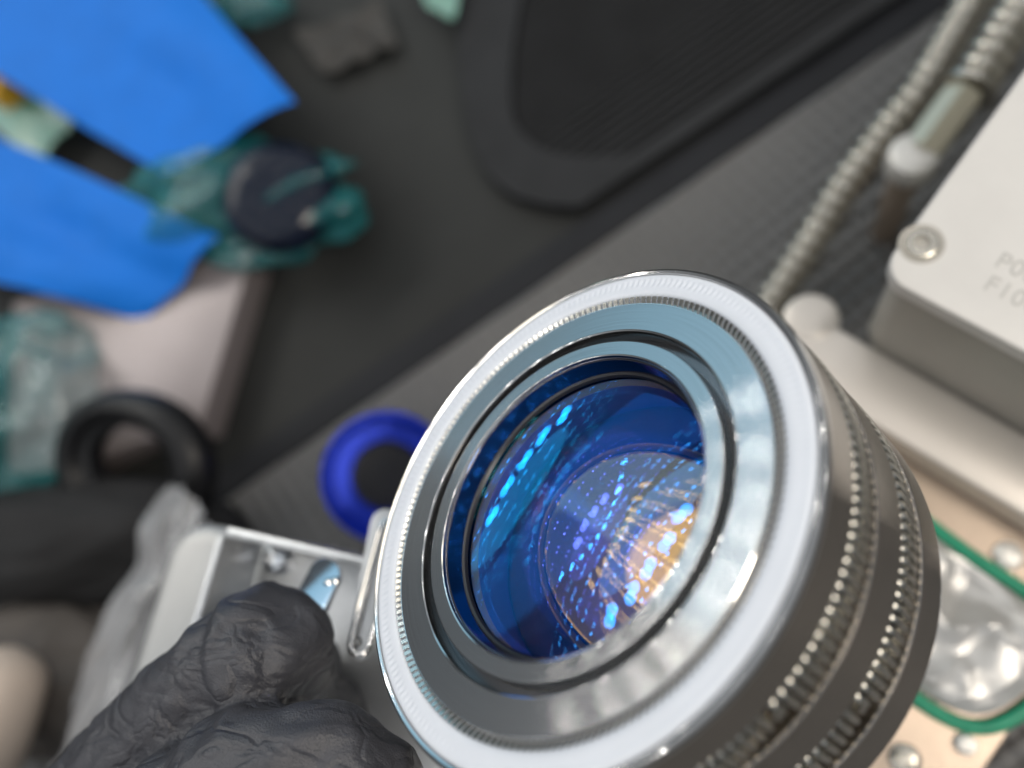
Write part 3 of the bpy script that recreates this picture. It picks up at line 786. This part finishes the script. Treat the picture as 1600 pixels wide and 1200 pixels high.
# ------------------------------------------------------------------ blue tape, film bags, caps
def lift(amp, f, seed): return lambda u, v: amp * noise.noise(Vector((u * f + seed, v * f, seed)))
def tape(corn, label, seed, curl):
    bm = sheet([at(*c) for c in corn], 26, 20, 0.0005, lambda u, v: 0.0090 * noise.noise(Vector((u * 2.2 + seed, v * 1.9, seed))) + 0.0012 * (1 - 2 * abs(noise.noise(Vector((u * 5 + seed, v * 3.2, 3))))) + curl(u, v))
    return tag(obj('blue_tape', bm, 'blue_tape', None, 60), label, 'tape')
tape([(-140, 35, .030), (262, 276, .030), (484, 186, .036), (210, -130, .030)], 'broad flat blue tape flap ending at the film wrapped cap', 1.0,
     lambda u, v: -0.010 * max(0, (v - 0.6)) * (1 - u) + 0.012 * max(0, u - 0.6) ** 2 * 6 * max(0, v - 0.3))
tape([(-140, 150, .026), (345, 372, .028), (205, 493, .022), (-140, 415, .022)], 'shorter blue tape flap with slanted end over the pinkish grey panel', 5.0,
     lambda u, v: 0.006 * math.sin(u * 3.1) * (v - 0.2) - 0.014 * max(0, u - 0.72) * 3 * max(0, v - 0.1))
hv = lambda a, b: (b - a)
def bag(name, cx, cy, z, rx, ry, rz, ang, m, amp, fr, seed, label, cat='film'):
    c = at(cx, cy, z); right = at(cx + 100, cy, z) - c; dn = at(cx, cy + 100, z) - c
    ca, sa = math.cos(R(ang)), math.sin(R(ang))
    ax = (right * ca + dn * sa) * (rx / 100); ay = (dn * ca - right * sa) * (ry / 100); az = Vector((0, 0, rz))
    return tag(obj(name, crumple(c, ax, ay, az, amp, fr, seed), m, None, 180), label, cat)
bag('film_bag', 378, 318, .022, 200, 92, .018, -8, 'teal_film', 0.30, 1.15, 2, 'crumpled glossy teal film wrapped round a dark round cap')
bag('film_bag', 35, 640, .020, 95, 160, .024, 25, 'teal_film', 0.32, 1.1, 5, 'crumpled teal film bag beside the pinkish grey panel and black ring')
bag('film_bag', 345, 0, .010, 110, 40, .008, 0, 'teal_film', 0.3, 2.2, 8, 'flat piece of teal film peeping out behind the broad blue tape')
def flat(name, corn, m, amp, f, seed, label, cat, nx=40, ny=30, thick=0.0003):
    z0 = min(c[2] for c in corn)
    def zf(u, v):
        q = Vector((u * f + seed, v * f * 0.7, seed)); q += noise.noise_vector(q * 0.6) * 0.6
        return amp * (1.0 - 2.0 * math.sqrt(noise.noise(q) ** 2 + 0.002)) + amp * 0.4 * noise.noise(q * 2.7) + amp * 0.7
    bm = sheet([at(*c) for c in corn], nx, ny, thick, zf)
    for v in bm.verts:
        q = noise.noise_vector(v.co * (45 * f / 2.5) + Vector((seed, 0, 0))) * amp * 0.6
        v.co.x += q.x; v.co.y += q.y
    return tag(obj(name, bm, m, None, 180), label, cat)
flat('film_scrap', [(-20, 190, .006), (40, 130, .006), (135, 195, .006), (70, 262, .006)], 'green_film', 0.003, 2.0, 11, 'pale green film scrap between the two blue tape flaps', 'film')
flat('film_scrap', [(655, -40, .006), (735, -40, .006), (712, 48, .006), (672, 20, .006)], 'green_film', 0.003, 2.0, 14, 'pale green film scrap at the rounded end of the ribbed tray', 'film')
flat('grey_sheet', [(462, 62, .0012), (596, 8, .0012), (628, 78, .0012), (512, 128, .0012)], 'sheet_grey', 0.0032, 1.6, 17, 'small thin grey sheet lying on the dark bench', 'cloth')  # thin grey sheet for the paler patch on the bench
kp = at(440, 310, .0295)
cap = obj('round_cap', lathe([(0.001, 9.2), (6, 8.9), (13, 8.2), (17, 6.8), (19, 5), (20, 2.5), (20, 0), (0.001, 0)], 64, False), 'navy'); cap.matrix_world = frame(kp, (0.25, -0.1, 1))
tag(cap, 'dark navy round cap wrapped in teal film', 'cap')
o = obj('tool_handle', sweep(smooth_path([at(-60, 100, .014), at(-15, 128, .014), at(18, 150, .014)], 6), 0.0065, 20), 'orange')
tag(o, 'orange tool handle between the two blue tape flaps', 'tool')

# pinkish grey panel box, black ring, pouch, cloths, bags
pp = [at(x, y, 0.016) for x, y in ((20, 470), (395, 390), (310, 672), (215, 690), (120, 735), (10, 740))]
tag(obj('panel_box', prism([(p.x, p.y) for p in pp], 0.0008, 0.016, 0.0012), 'panel'), 'pinkish grey flat metal panel under the shorter blue tape flap', 'panel')
rc = at(205, 728, 0.028)
rg = obj('rubber_ring', lathe([(14, -4), (23, -6), (26, -5), (27, -1), (26, 3), (23.5, 5.5), (21, 6), (19, 5), (17.5, 2), (14.5, 1)], 64), 'black_rubber')
rg.matrix_world = frame(rc, (-0.2, -0.45, 1)) @ Matrix.Diagonal((1.25, 0.95, 1.0, 1.0)); tag(rg, 'thick black rubber ring lying against the pinkish grey panel', 'ring')
bag('black_pouch', 120, 850, .012, 260, 100, .024, -6, 'black_cloth', 0.14, 1.3, 21, 'soft black cloth pouch below the black rubber ring', 'pouch')
bag('brown_cloth', 95, 1060, .012, 160, 130, .016, 10, 'brown_cloth', 0.16, 1.5, 23, 'crumpled dark brown cloth beside the beige grip', 'cloth')
flat('clear_bag', [(285, 770, .030), (370, 830, .060), (300, 1240, .050), (90, 1210, .026)], 'clear_film', 0.007, 3.2, 27.4, 'crumpled translucent whitish plastic bag between black pouch and metal housing', 'bag', 60, 60)
pg = [at(10, 1010, .040), at(0, 1080, .040), at(-35, 1180, .040), at(-90, 1300, .040)]
pth = smooth_path(pg, 8)
g0 = at(14, 990, .04)
rr = lambda i, s: 0.0125 * (math.sin(min(1.0, (s + 0.0008) / 0.011) * math.pi / 2)) ** 0.7
tag(obj('beige_grip', sweep(resample(pth, 0.0006), rr, 28), 'beige', None, 180), 'rounded beige plastic grip end on the brown cloth', 'grip')
